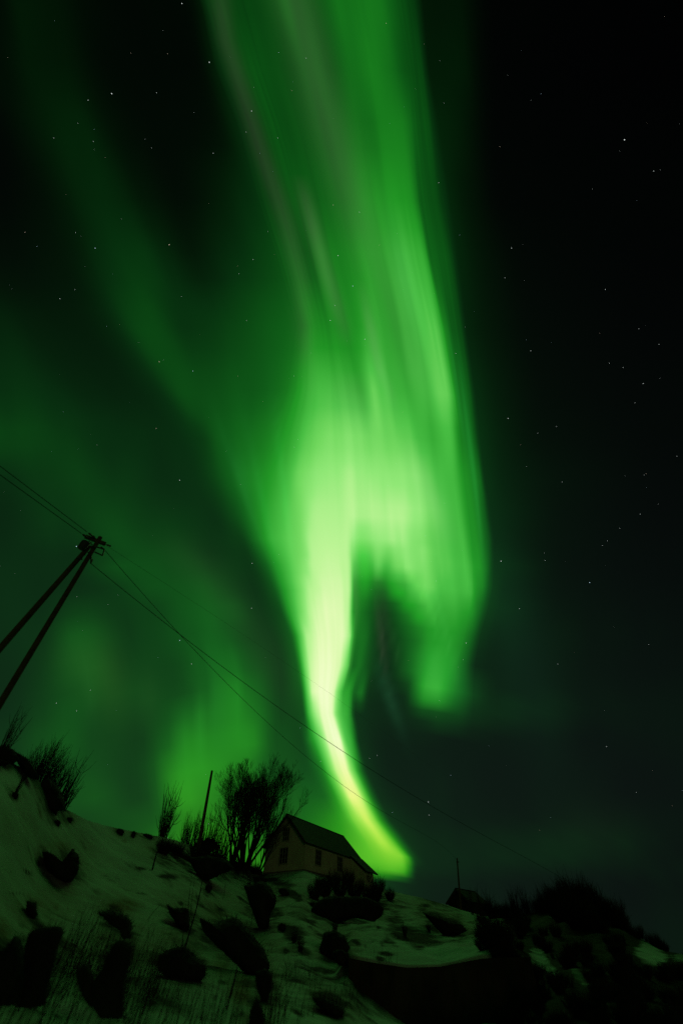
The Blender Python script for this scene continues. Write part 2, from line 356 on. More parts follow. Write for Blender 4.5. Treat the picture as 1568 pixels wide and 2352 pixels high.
C_AZ = np.arctan2(_cd[:, 0], _cd[:, 1]); C_T = _cd[:, 2] / np.hypot(_cd[:, 0], _cd[:, 1]); C_R = np.array([c[2] for c in CREST], float)
def az_of(x, y):
    d = ray(x, y); return float(np.arctan2(d[0], d[1]))
LIP = [(740,2172),(798,2187),(856,2198),(932,2209),(1008,2207),(1065,2196),(1103,2189),(1150,2186),(1260,2186)]
_ld = ray(np.array([c[0] for c in LIP], float), np.array([c[1] for c in LIP], float))
L_AZ = np.arctan2(_ld[:, 0], _ld[:, 1]); L_T = _ld[:, 2] / np.hypot(_ld[:, 0], _ld[:, 1])
WA0, WA1, WA2, WA3 = az_of(770, 2200), az_of(806, 2200), az_of(1140, 2190), az_of(1240, 2190)
RW = 24.0
def ground(x, y):
    x = np.asarray(x, float); y = np.asarray(y, float)
    r = np.hypot(x, y) + 1e-6; az = np.arctan2(x, y)
    fr = np.clip((np.abs(az) - 1.15) / .5, 0, 1); fr = fr*fr*(3-2*fr)     # beside and behind the camera: level ground
    T = np.interp(az, C_AZ, C_T); R = np.interp(az, C_AZ, C_R)
    rb = np.interp(az, [-.6, 0, .6], [8., 12., 16.]); A = -.058
    s = np.clip(np.log(np.maximum(r, .1) / rb) / np.log(R / rb), 0, 1)
    te = A + (T - A) * s
    z = CAM_H + r * te
    zb = CAM_H + rb * A
    z = np.where(r < rb, zb * (r / rb) ** 1.6, z)
    # terrace held by the wall on the right
    m = np.clip((az - WA0) / (WA1 - WA0), 0, 1) * np.clip((WA3 - az) / (WA3 - WA2), 0, 1)
    tl = np.interp(az, L_AZ, L_T)
    u = np.clip((r - RW) / (R - RW), 0, 1)
    zt = CAM_H + r * (tl + (T - tl) * u ** .8) - .10 * np.exp(-((r - RW) / .35))
    low = np.interp(az, [az_of(800, 2230), az_of(935, 2345)], [.0, 1.]) 
    zl = np.minimum(zb * (r / rb) ** 1.2, .45 + .1 * np.sin(az * 9)) * low + np.where(r < rb, zb * (r / rb) ** 1.6, CAM_H + r * te) * (1 - low)
    zw = np.where(r >= RW, zt, zl)
    z = z * (1 - m) + zw * m
    bump = fbm(x * .28 + 40, y * .28 + 40, 5)
    bump = bump + .16 * fbm(x * 1.7 + 3, y * 1.7, 4)
    z = z + bump * np.clip(r / 25, .15, 1.0) * .95 * np.clip((R - r) / 6, .12, 1) * np.clip(np.abs(r - RW) / 2 + (1 - m), .1, 1)
    # behind the crest: plateau, then the land falls away to the plain
    zR = CAM_H + R * T
    q = r - R
    beyond = zR - .02 * q - np.clip(q - 16, 0, None) ** 1.5 * .012
    beyond = np.maximum(beyond, -2 + 0*q)
    z = np.where(q > 0, beyond, z)
    return z * (1 - fr) + fr * .15
def hit(x, y, rmin=3., rmax=96.):
    d = ray(x, y); h = math.hypot(d[0], d[1]); rr = np.linspace(rmin, rmax, 1400)
    gx = d[0] / h * rr; gy = d[1] / h * rr; gz = CAM_H + rr * d[2] / h
    b = ground(gx, gy) - gz
    i = np.argmax(b > 0) if (b > 0).any() else int(np.argmax(b))
    return np.array([gx[i], gy[i], float(ground(gx[i], gy[i]))])
def at(x, y, r):
    d = ray(x, y); return np.array([0, 0, CAM_H]) + d * (r / math.hypot(d[0], d[1]))
def unit(p, r=None):             # metres per photograph unit at a point
    return float((np.asarray(p) - np.array([0, 0, CAM_H])) @ _F) / FPX

def ell(x, y, L_):
    o = np.zeros_like(x)
    for cx, cy, rx, ry, a, s_ in L_:
        dx = (x-cx)*math.cos(a) + (y-cy)*math.sin(a); dy = -(x-cx)*math.sin(a) + (y-cy)*math.cos(a)
        o = np.maximum(o, s_ * np.exp(-((dx/rx)**2 + (dy/ry)**2) ** 1.5))
    return o
HEATH = [(700,2270,190,70,.25,.30),(300,2280,260,60,0,.28),(960,2110,120,40,.3,.26),(250,2000,200,60,.3,.10),(673,2055,28,10,.6,.9),(676,2150,34,24,.6,.8),(700,2185,20,12,.4,.6),(950,2148,70,22,.25,.8),(905,2110,30,26,.5,.6),(1022,2122,56,17,.5,1.),(970,2090,20,8,.4,.5),
         (755,2302,46,26,.35,1.),(730,2225,70,34,0,.35),(380,2012,34,7,.1,.6),(630,2025,50,10,.2,.7),(690,2250,40,60,0,.3),(640,2320,30,60,0,.3),(480,2050,20,14,.3,.5),(460,2080,12,8,.2,.5),
         (1010,2080,60,7,.35,.5),(880,2075,30,25,.3,.6),(1095,2080,20,20,0,.7),(860,2290,60,30,.6,.4),(780,2190,40,20,.3,.6),(715,2235,95,60,.2,.42),(840,2300,90,60,.3,.45),(680,2090,30,20,0,.3),(920,2075,40,20,.4,.35)]
_hr = np.random.RandomState(31)
for _k in range(70):
    _x = _hr.uniform(330, 1090); _y = _hr.uniform(2045, 2345)
    HEATH.append((_x, _y, _hr.uniform(6, 26), _hr.uniform(3, 8) + (_y-2045)*.015, _hr.uniform(-.1, .7), _hr.uniform(.35, .8)))
for _k in range(26):
    HEATH.append((_hr.uniform(-20, 420), _hr.uniform(1960, 2340), _hr.uniform(5, 22), _hr.uniform(3, 7), _hr.uniform(0, .6), _hr.uniform(.25, .6)))
CLEAR = [(1494,2190,44,30,.5,1.),(1236,2198,34,20,.7,.8),(1255,2215,40,14,.8,.8),(1330,2245,32,16,.8,.7),(1150,2140,30,22,.5,.8),(1135,2325,20,34,.2,.45),(1245,2088,40,8,.6,.5),(1190,2265,22,10,.7,.4),(1560,2200,20,20,0,.5)]
DIRT = [(285,2082,48,24,0,.9),(8,2140,26,46,0,1.),(95,2070,50,34,0,.7),(250,2165,60,50,0,.6),(500,2100,45,22,0,.7),(512,2215,30,40,0,.9),(555,2270,34,50,0,.9),(138,1945,52,16,0,.8),
        (402,2080,26,14,0,.8),(50,1900,70,70,0,.35),(60,2000,80,60,0,.3),(400,2180,70,30,0,.5),(330,2170,60,60,0,.4),(575,2330,30,40,0,.7),(110,1960,50,30,0,.5),(420,2010,40,20,0,.3),(92,1868,8,16,-.3,.8),(287,1931,6,5,0,.8),(128,2082,16,12,0,.8)]
def build_ground():
    az = np.concatenate([np.linspace(-math.pi, -1.2, 40)[:-1], np.radians(np.arange(-68, 68, .26)), np.linspace(1.2, math.pi, 40)[1:]])
    r = np.concatenate([[.4, 1, 2, 3, 4], np.geomspace(4.6, RW - .35, 150), [RW - .06, RW + .04, RW + .25], np.geomspace(RW + .5, 110, 230), [120, 135, 160, 200, 260, 360, 520, 800, 1400, 3000, 6000]])
    A, Rr = np.meshgrid(az, r, indexing='ij')
    X = Rr * np.sin(A); Y = Rr * np.cos(A); Z = ground(X, Y)
    V = np.stack([X, Y, Z], -1).reshape(-1, 3); na, nr = A.shape
    V = np.vstack([V, [[0, 0, 0.]]])
    i, j = np.meshgrid(np.arange(na-1), np.arange(nr-1), indexing='ij')
    a = (i*nr + j).ravel(); F = np.stack([a, a+nr, a+nr+1, a+1], -1)[:, ::-1]
    me = bpy.data.meshes.new('snow_ground')
    faces = F.tolist()
    c = len(V) - 1
    faces += [(c, (k+1)*nr, k*nr) for k in range(na-1)]
    me.from_pydata(V.tolist(), [], faces); me.update()
    P = V[:-1]; q = P - np.array([0, 0, CAM_H]); zz = np.maximum(q @ _F, .2)
    fx = CX + FPX * (q @ _R) / zz; fy = CY - FPX * (q @ _U) / zz
    ok = (q @ _F > .3)
    n1 = fbm(P[:, 0]*.9 + 5, P[:, 1]*.9, 5); n2 = fbm(P[:, 0]*.25 + 95, P[:, 1]*.25, 4)
    he = ell(fx, fy, HEATH)
    right = np.clip((fx - 1108 - n2*160) / 40, 0, 1) * np.clip((fy - 2040) / 30, 0, 1)
    he = np.maximum(he, right * .97) * (1 - ell(fx, fy, CLEAR))
    rr = np.hypot(P[:, 0], P[:, 1])
    he = np.clip(he + n1 * .9 * (he > .03), 0, 1) * ok
    di = np.clip(ell(fx, fy, DIRT) * (1 + n1 * 1.4), 0, 1) * ok
    for nm, arr in (('heath', he), ('dirt', di)):
        at_ = me.attributes.new(nm, 'FLOAT', 'POINT'); at_.data.foreach_set('value', np.append(arr, 0).astype(np.float32))
    me.polygons.foreach_set('use_smooth', [True] * len(me.polygons))
    m = bpy.data.materials.new('snow'); m.use_nodes = True; nt = m.node_tree; b = nt.nodes['Principled BSDF']; N = nt.nodes.new; L = nt.links.new
    b.inputs['Roughness'].default_value = .9; b.inputs['Specular IOR Level'].default_value = .1
    tc = N('ShaderNodeTexCoord')
    def noise(sc, det=6):
        n = N('ShaderNodeTexNoise'); n.inputs['Scale'].default_value = sc; n.inputs['Detail'].default_value = det; L(tc.outputs['Object'], n.inputs['Vector']); return n.outputs['Fac']
    def ramp(f, stops):
        r_ = N('ShaderNodeValToRGB'); e = r_.color_ramp.elements
        e[0].position = stops[0][0]; e[0].color = (*stops[0][1], 1); e[1].position = stops[-1][0]; e[1].color = (*stops[-1][1], 1)
        for p_, c_ in stops[1:-1]:
            k = e.new(p_); k.color = (*c_, 1)
        L(f, r_.inputs[0]); return r_.outputs[0]
    def mixc(f, a_, b_):
        n = N('ShaderNodeMix'); n.data_type = 'RGBA'; L(f, n.inputs[0])
        for i_, q_ in ((6, a_), (7, b_)):
            if isinstance(q_, tuple): n.inputs[i_].default_value = (*q_, 1)
            else: L(q_, n.inputs[i_])
        return n.outputs[2]
    def attr(n_):
        n = N('ShaderNodeAttribute'); n.attribute_name = n_; return n.outputs['Fac']
    snow = ramp(noise(.35), [(.3, (.38, .46, .48)), (.7, (.56, .65, .67))])
    fine = ramp(noise(7, 8), [(.35, (0, 0, 0)), (.65, (1, 1, 1))])
    def mth(op, a_, b_):
        n = N('ShaderNodeMath'); n.operation = op; n.use_clamp = True
        for i_, q_ in enumerate((a_, b_)):
            if isinstance(q_, float): n.inputs[i_].default_value = q_
            else: L(q_, n.inputs[i_])
        return n.outputs[0]
    d1 = mth('MULTIPLY', attr('dirt'), mth('ADD', mth('MULTIPLY', fine, .35), .62))
    c1 = mixc(d1, snow, (.20, .10, .035))
    h0 = attr('heath')
    hm = ramp(mth('ADD', mth('MULTIPLY', h0, .75), mth('MULTIPLY', noise(2.2, 9), .42)), [(.36, (0, 0, 0)), (.66, (1, 1, 1))])
    hm = mth('MULTIPLY', hm, mth('MULTIPLY', h0, 12.0))
    hc = ramp(noise(5), [(.3, (.012, .011, .008)), (.7, (.055, .046, .030))])
    L(mixc(hm, c1, hc), b.inputs['Base Color'])
    bp = N('ShaderNodeBump'); bp.inputs['Strength'].default_value = .5; bp.inputs['Distance'].default_value = .25
    L(mth('ADD', mth('MULTIPLY', noise(1.3, 5), .7), mth('MULTIPLY', noise(9, 8), .12)), bp.inputs['Height']); L(bp.outputs[0], b.inputs['Normal'])
    me.materials.append(m)
    o = bpy.data.objects.new('snow_ground', me); col.objects.link(o); tag(o, kind='structure')

# ================================================================ stone wall under the terrace
def build_wall():
    azs = np.linspace(az_of(800, 2200), az_of(1215, 2190), 90); nz = 14
    V = []; F = []
    for side in (0, 1):
        for i, a in enumerate(azs):
            rr = RW - .12 - (.42 if side == 0 else 0)
            tl = np.interp(a, L_AZ, L_T); top = CAM_H + RW * tl - .16
            x, y = rr*math.sin(a), rr*math.cos(a)
            bot = min(float(ground(x*.97, y*.97)) - .3, top - .3)
            for k in range(nz):
                z = bot + (top - bot) * k / (nz-1)
                off = (.30 * float(fbm(np.array(a*60.), np.array(z*1.6), 4)) if side == 0 else 0) - (.22 * (1-k/(nz-1)) if side == 0 else 0)
                V.append(((rr+off)*math.sin(a), (rr+off)*math.cos(a), z))
    n = len(azs)
    I = lambda s, i, k: s*n*nz + i*nz + k
    for i in range(n-1):
        for k in range(nz-1):
            F.append((I(0,i,k), I(0,i+1,k), I(0,i+1,k+1), I(0,i,k+1))); F.append((I(1,i,k), I(1,i,k+1), I(1,i+1,k+1), I(1,i+1,k)))
        F.append((I(0,i,nz-1), I(0,i+1,nz-1), I(1,i+1,nz-1), I(1,i,nz-1))); F.append((I(0,i,0), I(1,i,0), I(1,i+1,0), I(0,i+1,0)))
    for i in (0, n-1):
        for k in range(nz-1): F.append((I(0,i,k), I(0,i,k+1), I(1,i,k+1), I(1,i,k)))
    o = mesh('retaining_wall', V, F, M['wallrock'], origin=V[0])
    tag(o, 'dark curved bank wall below the lip of the snow covered terrace', 'wall')
build_wall()

# ================================================================ rocks
def boulder(pts, label, depth=.8, group='dark boulders sticking out of the snow', r=None, seed=0, rough=1.):
    pts = np.array(pts, float); low = pts[np.argmax(pts[:, 1])]
    r0 = r or float(np.hypot(*hit(low[0], low[1])[:2]))
    # resample outline
    seg = np.linalg.norm(np.roll(pts, -1, 0) - pts, axis=1); cum = np.r_[0, np.cumsum(seg)]; n = 84
    u = np.linspace(0, cum[-1], n, endpoint=False); cl = np.vstack([pts, pts[:1]])
    ox = np.interp(u, cum, cl[:, 0]); oy = np.interp(u, cum, cl[:, 1])
    for _ in range(1): ox = .25*np.roll(ox, 1)+.5*ox+.25*np.roll(ox, -1); oy = .25*np.roll(oy, 1)+.5*oy+.25*np.roll(oy, -1)
    c = at(pts[:, 0].mean(), pts[:, 1].mean(), r0); fwd = c - [0, 0, CAM_H]; fwd[2] = 0; fwd /= np.linalg.norm(fwd)
    rs = np.random.RandomState(seed + int(abs(low[0]*7 + low[1])) % 9999)
    oy = oy + np.where(oy > np.percentile(oy, 80), 2, 0)
    O = np.array([at(a, b, r0) for a, b in zip(ox, oy)])
    side = np.cross(fwd, [0, 0, 1]); wid = np.ptp(O @ side); D = depth * min(wid, np.ptp(O[:, 2]) + .2) * .6
    V = [c - fwd*D]; F = []; ph = np.linspace(-math.pi/2, math.pi/2, 13)[1:-1]
    for p in ph:
        for q in O:
            V.append(c + (q - c) * math.cos(p) ** .7 + fwd * D * math.sin(p))
    V.append(c + fwd*D); V = np.array(V)
    sc = 2.2 / max(wid, .2); nz = fbm(V @ side * sc + rs.rand()*50, V[:, 2]*sc + (V @ fwd)*sc + rs.rand()*50, 4)
    dirn = V - c; dirn /= np.linalg.norm(dirn, axis=1)[:, None] + 1e-9
    nz2 = fbm(V @ side * sc*4 + 9, V[:, 2]*sc*4 + (V @ fwd)*sc*4, 3)
    V = V + dirn * ((nz * .17 * rough + nz2 * .07 * min(1, rough + .1)) * wid)[:, None]
    V = V - np.array([0, 0, .06 * np.ptp(V[:, 2])]) - fwd * .0
    m = len(ph)
    for j in range(n): F.append((0, 1+(j+1) % n, 1+j)); F.append((1+m*n, 1+(m-1)*n+j, 1+(m-1)*n+(j+1) % n))
    for k in range(m-1):
        for j in range(n): F.append((1+k*n+j, 1+k*n+(j+1) % n, 1+(k+1)*n+(j+1) % n, 1+(k+1)*n+j))
    base = c.copy(); base[2] = V[:, 2].min()
    w2, h2 = np.ptp(pts[:, 0])/2, np.ptp(pts[:, 1])/2; mx, my = pts[:, 0].mean(), pts[:, 1].mean()
    cov = np.cov((pts - pts.mean(0)).T); ew, ev = np.linalg.eigh(cov); an = math.atan2(ev[1, 1], ev[0, 1])
    HEATH.append((mx, my + h2*.25, 1.75*math.sqrt(ew[1]) + 4, 1.75*math.sqrt(ew[0]) + 4, an, .55))
    DIRT.append((mx + 3, my - h2*.35, 2.3*math.sqrt(ew[1]) + 10, 2.3*math.sqrt(ew[0]) + 10, an, .55))
    o = mesh('boulder', V, F, M['rock'], origin=base, smooth=False)
    tag(o, label, 'boulder', group)
    # heather and moss growing over it
    hb = MB(); W_ = max(wid, np.ptp(O[:, 2])); k_ = int(np.clip(160 + W_ * 120, 160, 700))
    bl = min(.07 * W_ ** .6, .16)
    for i_ in rs.choice(np.arange(1, len(V)-1), k_):
        p_ = V[i_] - base; dn = dirn[i_] + np.array([0, 0, .55]) + rs.normal(0, .35, 3); dn /= np.linalg.norm(dn)
        L_ = bl * rs.uniform(.4, 1.3); w_ = max(.006, bl*.05)
        hb.tube([p_ - dn*.03, p_ + dn*L_*.6, p_ + (dn + [0, 0, .2])*L_], [w_, w_*.8, w_*.3], 3, cap=False)
    tag(hb.build('heather', M['twig'], o), kind='stuff')
    return o
def blob(cx, cy, rx, ry, a=0., k=9):
    t = np.arange(k)*2*math.pi/k; x = rx*np.cos(t); y = ry*np.sin(t)
    return [(cx + p*math.cos(a) - q*math.sin(a), cy + p*math.sin(a) + q*math.cos(a)) for p, q in zip(x, y)]
B = boulder
B([(97,1950),(112,1954),(128,1966),(140,1979),(152,1974),(166,1948),(184,1965),(182,1995),(170,2015),(152,2025),(130,2012),(108,1985)], 'heart shaped dark boulder alone on the left snow slope')
B([(64,2066),(85,2074),(86,2094),(82,2112),(72,2106),(63,2089)], 'small upright boulder just above the broad block at bottom left')
B([(-70,2170),(0,2170),(26,2162),(38,2136),(52,2144),(62,2180),(62,2250),(52,2296),(-70,2300)], 'low black stone beside the broad block at the left edge', r=9.3, depth=.5, rough=.3)
B([(68,2140),(76,2127),(92,2121),(120,2118),(148,2117),(152,2128),(137,2169),(121,2228),(111,2292),(80,2302),(40,2300),(48,2240),(58,2190)], 'broad square-topped black block at the bottom left edge', r=9.5, depth=.5, rough=.3)
B([(227,2094),(250,2091),(273,2094),(299,2107),(305,2125),(304,2151),(284,2151),(278,2133),(253,2115)], 'hooked boulder leaning on top of the tall slanting block', r=11.6, rough=.5)
B([(268,2154),(285,2148),(309,2159),(304,2192),(291,2244),(286,2324),(232,2326),(212,2290),(220,2240),(232,2228),(247,2192)], 'tall slanting black block among the dry grass', r=9.4, depth=.6, rough=.3)
B([(178,2213),(206,2210),(214,2239),(222,2262),(226,2312),(205,2300),(191,2280),(180,2244)], 'low black stone against the left foot of the tall slanting block', r=9.6, rough=.4)
B([(384,2075),(398,2084),(431,2086),(435,2103),(438,2126),(421,2131),(405,2115),(391,2093)], 'small wedge shaped boulder beside the tall bent sapling')
B([(353,2205),(365,2185),(395,2168),(430,2172),(450,2190),(472,2215),(472,2235),(450,2252),(420,2245),(385,2238),(360,2225)], 'rounded mound shaped boulder at the foot of the bent sapling')
B([(459,2098),(477,2110),(496,2113),(520,2102),(541,2098),(562,2115),(583,2140),(611,2175),(624,2210),(610,2238),(580,2240),(545,2207),(517,2185),(494,2159),(466,2133)], 'largest dark boulder slanting down the middle of the slope', depth=.9, rough=.5)
B([(585,2225),(610,2222),(624,2235),(622,2262),(614,2294),(604,2300),(594,2268)], 'dark stone hanging from the lower end of the largest boulder')
B([(560,2028),(580,2024),(602,2014),(625,2028),(639,2056),(634,2075),(620,2093),(618,2117),(606,2129),(592,2117),(583,2089),(574,2061)], 'upright tapering boulder below the bare tree and house corner')
B([(714,2086),(726,2070),(750,2058),(790,2054),(840,2056),(866,2068),(880,2082),(878,2098),(860,2112),(825,2106),(800,2110),(760,2115),(735,2112),(722,2100)], 'wide dark boulder under the bushes in front of the house', rough=.5)
B([(734,2175),(745,2140),(770,2127),(790,2145),(805,2180),(790,2193),(760,2199),(740,2192)], 'dark boulder at the left end of the curved terrace lip')
B([(762,2184),(780,2178),(800,2186),(804,2205),(790,2216),(770,2210)], 'small stone tucked under the left end of the terrace lip')
B([(970,2093),(990,2098),(1030,2112),(1060,2120),(1073,2135),(1050,2145),(1020,2148),(998,2128)], 'long low boulder lying on the snow terrace at right', rough=.6)
B([(718,2288),(735,2284),(770,2300),(790,2320),(780,2332),(750,2325),(728,2305)], 'low dark stone in the snow below the wall', rough=.6)
B([(570,2362),(576,2314),(592,2290),(604,2310),(609,2360),(604,2420),(572,2420)], 'dark stone cut by the bottom edge of the picture', r=9)
B([(560+72*0.3,2012),(600,2010),(618,2018),(606,2030),(585,2032)], 'small flat stone under the left corner of the house')
for (cx, cy, rx, ry, lab) in [(161,1882,6,5,'small stone right of the scrub on the left ridge'),(132,1889,8,6,'faint small stone below the ridge outcrop'),
        (277,1909,9,6,'left stone of the pair on the crest of the left slope'),(307,1915,5,8,'small upright stone of the pair on the crest'),
        (340,1920,12,5,'flat stone on the crest at the foot of the lone shrub'),(36,1826,8,6,'small stone with two thin stems below the ridge scrub'),
        (480,2038,8,10,'small stone in the snow below the bare tree'),(652,2048,14,8,'low stone below the gable wall of the house'),
        (718,2076,7,5,'tiny stone left of the wide boulder in front of the house'),(648,2128,9,8,'tiny stone on the open snow below the house')]:
    B(blob(cx, cy, rx, ry, .3), lab, group='small stones on the snow slope')
B([(87,1828),(92,1799),(111,1784),(132,1806),(153,1840),(150,1855),(137,1856),(131,1872),(105,1857),(90,1840)], 'jagged black outcrop on the left ridge under the scrub', group='outcrops on the left ridge', r=33)
B([(-30,1716),(10,1717),(34,1722),(48,1742),(30,1750),(-30,1742)], 'dark outcrop on the ridge at the left edge', group='outcrops on the left ridge', r=28)
B([(30,1722),(61,1740),(78,1762),(92,1786),(66,1778),(48,1756)], 'thin sloping outcrop joining the ridge scrub to the left edge', group='outcrops on the left ridge', r=30, rough=.4)
B([(-30,1742),(10,1746),(28,1752),(14,1758),(-30,1758)], 'low ledge just under the outcrop at the left edge', group='outcrops on the left ridge', r=27)
B([(355,1970),(362,1945),(385,1938),(415,1952),(440,1968),(436,1978),(400,1976)], 'dark hummock below the lone shrub left of the wooden pole', group='dark hummocks along the hedge')
B([(430,1966),(480,1962),(520,1975),(538,1992),(505,2002),(470,2018),(445,1995)], 'dark hummock at the foot of the wooden pole', group='dark hummocks along the hedge')
B([(498,1982),(560,1978),(606,2000),(600,2012),(560,2012),(515,2000)], 'long dark hummock under the bare tree beside the house', group='dark hummocks along the hedge')
B([(458,1938),(478,1922),(498,1930),(506,1946),(480,1956),(460,1950)], 'round dark hummock behind the wooden pole', group='dark hummocks along the hedge')

build_ground()

# ================================================================ trees and scrub
def grow(mb_thick, mb_thin, p, d, length, rad, depth, rs, up=.12, wig=.10, kids=(3, 5), spread=.45, thin=.02, twig=.55):
    n = max(4, int(5 + depth)); pts = [p.copy()]; d = d / np.linalg.norm(d); ds = [d.copy()]
    for i in range(n):
        d = d + rs.normal(0, wig, 3) + np.array([0, 0, up]); d /= np.linalg.norm(d)
        pts.append(pts[-1] + d * length / n); ds.append(d.copy())
    rd = rad * (1 - .72 * np.linspace(0, 1, n+1))
    (mb_thick if rad > thin else mb_thin).tube(pts, rd, 5 if rad > thin else 3, cap=False)
    if depth <= 0: return
    for k in range(rs.randint(*kids) + (1 if depth > 1 else 0)):
        t = .22 + .75 * rs.rand() ** .8; i = min(int(t*n), n-1); q = pts[i] + (pts[i+1]-pts[i]) * (t*n-i)
        a = rs.normal(0, 1, 3); a -= a @ ds[i] * ds[i]; a /= np.linalg.norm(a)
        dd = ds[i] + a * spread * (.7 + .6*rs.rand())
        grow(mb_thick, mb_thin, q, dd, length * (twig + .2*rs.rand()) * (1.08 - .45*t), max(rd[i] * .62, .010), depth-1, rs, up, wig, kids, spread, thin, twig)
def bare_tree(x, y, r, height, stems, label, seed, spread=.5, rad=.16, depth=4, kids=(3, 5), lean=0., name='bare_tree', thin=.045, up=.12):
    p = at(x, y, r); p[2] = float(ground(p[0], p[1])) - .15; rs = np.random.RandomState(seed)
    o = empty(name, p); A = MB(); T_ = MB()
    for s in range(stems):
        a = rs.rand()*2*math.pi if stems > 1 else 0; e = (.15 + .85*rs.rand()) * spread
        d = np.array([math.cos(a)*e + lean, math.sin(a)*e, 1.])
        q = np.array([math.cos(a), math.sin(a), 0]) * rad * (4.0 if stems > 9 else 1.2) * rs.rand()
        grow(A, T_, q, d, height * (.62 + .2*rs.rand()), rad * (.7 + .4*rs.rand()), depth, rs, up=up, kids=kids, thin=thin)
    A.build('trunk', M['bark'], o); T_.build('crown', M['twig'], o)
    tag(o, label, 'tree'); return o
# the big tree left of the house: two stools side by side
bare_tree(562, 1985, 72.5, 11.6, 19, 'big many-stemmed bare tree between the wooden pole and the house', 8, spread=.80, rad=.17, depth=4, kids=(4, 6), lean=.02, up=.07)
bare_tree(534, 1987, 72, 8.8, 9, 'slimmer bare tree touching the left side of the big tree', 9, spread=.75, rad=.17, depth=4, kids=(3, 5), lean=-.05)
bare_tree(592, 1996, 74, 6.5, 8, 'low spreading bare tree leaning towards the house roof', 21, spread=.8, rad=.10, depth=3, kids=(4, 6), lean=.25)
def shrub_mesh(seed, stems=60, h=1., w=.5, rad=.006, sub=2, nseg=5):
    rs = np.random.RandomState(seed); mb = MB()
    for s in range(stems):
        a = rs.rand()*2*math.pi; e = w * rs.rand() ** .7; ln = h * (.5 + .5*rs.rand()) * (1 - .25*e/w)
        d = np.array([math.cos(a)*e, math.sin(a)*e, 1.]); d /= np.linalg.norm(d)
        p = np.array([math.cos(a), math.sin(a), 0]) * .22 * w * rs.rand() ** .5 * h; pts = [p]; 
        for i in range(nseg):
            d = d + rs.normal(0, .07, 3) + np.array([0, 0, .04]); d /= np.linalg.norm(d); pts.append(pts[-1] + d * ln / nseg)
        mb.tube(pts, rad * (1 - .75*np.linspace(0, 1, nseg+1)), 3, cap=False)
        for k in range(sub):
            i = rs.randint(1, nseg); a2 = rs.normal(0, .45, 3); dd = pts[i+1 if i+1 <= nseg else i] - pts[i]; dd = dd/np.linalg.norm(dd) + a2; dd /= np.linalg.norm(dd)
            l2 = ln * (.25 + .2*rs.rand()); mb.tube([pts[i], pts[i] + dd*l2*.5, pts[i] + (dd + [0, 0, .25])*l2], [rad*.6, rad*.45, rad*.2], 3, cap=False)
    me = bpy.data.meshes.new('shrub'); me.from_pydata(mb.v, [], mb.f); me.update(); me.materials.append(M['twig']); return me
SH = [shrub_mesh(i, 70, 1., .55, .0075, 2) for i in range(5)]
SL = [shrub_mesh(20+i, 24, 1., .30, .009, 2) for i in range(3)]
SD = [shrub_mesh(40+i, 190, 1., 1.1, .010, 4) for i in range(4)]
def shrub(me, x, y, label, h, wd=1., r=None, group=None, rz=None, name='shrub'):
    p = hit(x, y) if r is None else at(x, y, r)
    p[2] = float(ground(p[0], p[1])) - .05
    o = bpy.data.objects.new(name, me); col.objects.link(o); o.location = p
    o.rotation_euler = (0, 0, x*1.7 if rz is None else rz); o.scale = (h*wd, h*wd, h)
    tag(o, label, 'shrub', group); return o
# left ridge
G1 = 'scrub on the left ridge'
for i, (x, y, h, r, lab) in enumerate([(96,1795,2.8,33.5,'dense upright scrub above the jagged outcrop'),(78,1778,2.4,33,'scrub on the left shoulder of the jagged outcrop'),
        (118,1815,2.4,34,'scrub rising behind the top of the jagged outcrop'),(140,1845,3.4,36,'thin tall stems on the right end of the jagged outcrop'),(150,1850,2.6,37,'low scrub at the right foot of the outcrop')]):
    shrub(SL[i % 3] if i > 2 else SH[i], x, y, lab, h, .95, r, G1)
shrub(SL[0], 5, 1728, 'sparse long stems on the ridge at the left edge', 2.6, .8, 28, G1)
shrub(SL[1], 36, 1826, 'two or three thin stems beside the small stone under the ridge', 2.2, .35, None, G1)
shrub(SL[2], 375, 1922, 'tall lone shrub left of the wooden pole', 7.2, .75, 62, 'shrubs along the crest')
shrub(SH[1], 370, 1925, 'low bushy growth inside the lone tall shrub', 4.6, .55, 61.5, 'shrubs along the crest')
for k, (x, h, lab) in enumerate([(418,4.0,'thin shrub right of the lone tall shrub'),(432,3.6,'short shrub left of the wooden pole'),(446,4.3,'shrub just behind the wooden pole'),
        (470,4.8,'shrub right of the wooden pole'),(492,5.2,'shrub between the wooden pole and the slim tree'),(506,4.6,'shrub at the foot of the slim tree')]):
    shrub([SL, SH][k % 2][k % 3], x, 1945 + (x-418)*.4, lab, h, .8, 66, 'shrubs along the crest')
for k, (x, y, h, lab) in enumerate([(375,1962,1.6,'low scrub on the hummock below the lone shrub'),(405,1966,1.3,'low scrub on the right end of that hummock'),(452,1978,2.0,'scrub hiding the foot of the wooden pole'),
        (478,1990,2.0,'scrub right of the foot of the wooden pole'),(545,2000,1.6,'scrub under the big bare tree'),(585,2006,1.4,'scrub between the big bare tree and the house wall'),(505,1996,1.8,'scrub under the slimmer bare tree')]):
    shrub(SD[k % 4], x, y, lab, h, .9, None, 'low scrub along the hedge')
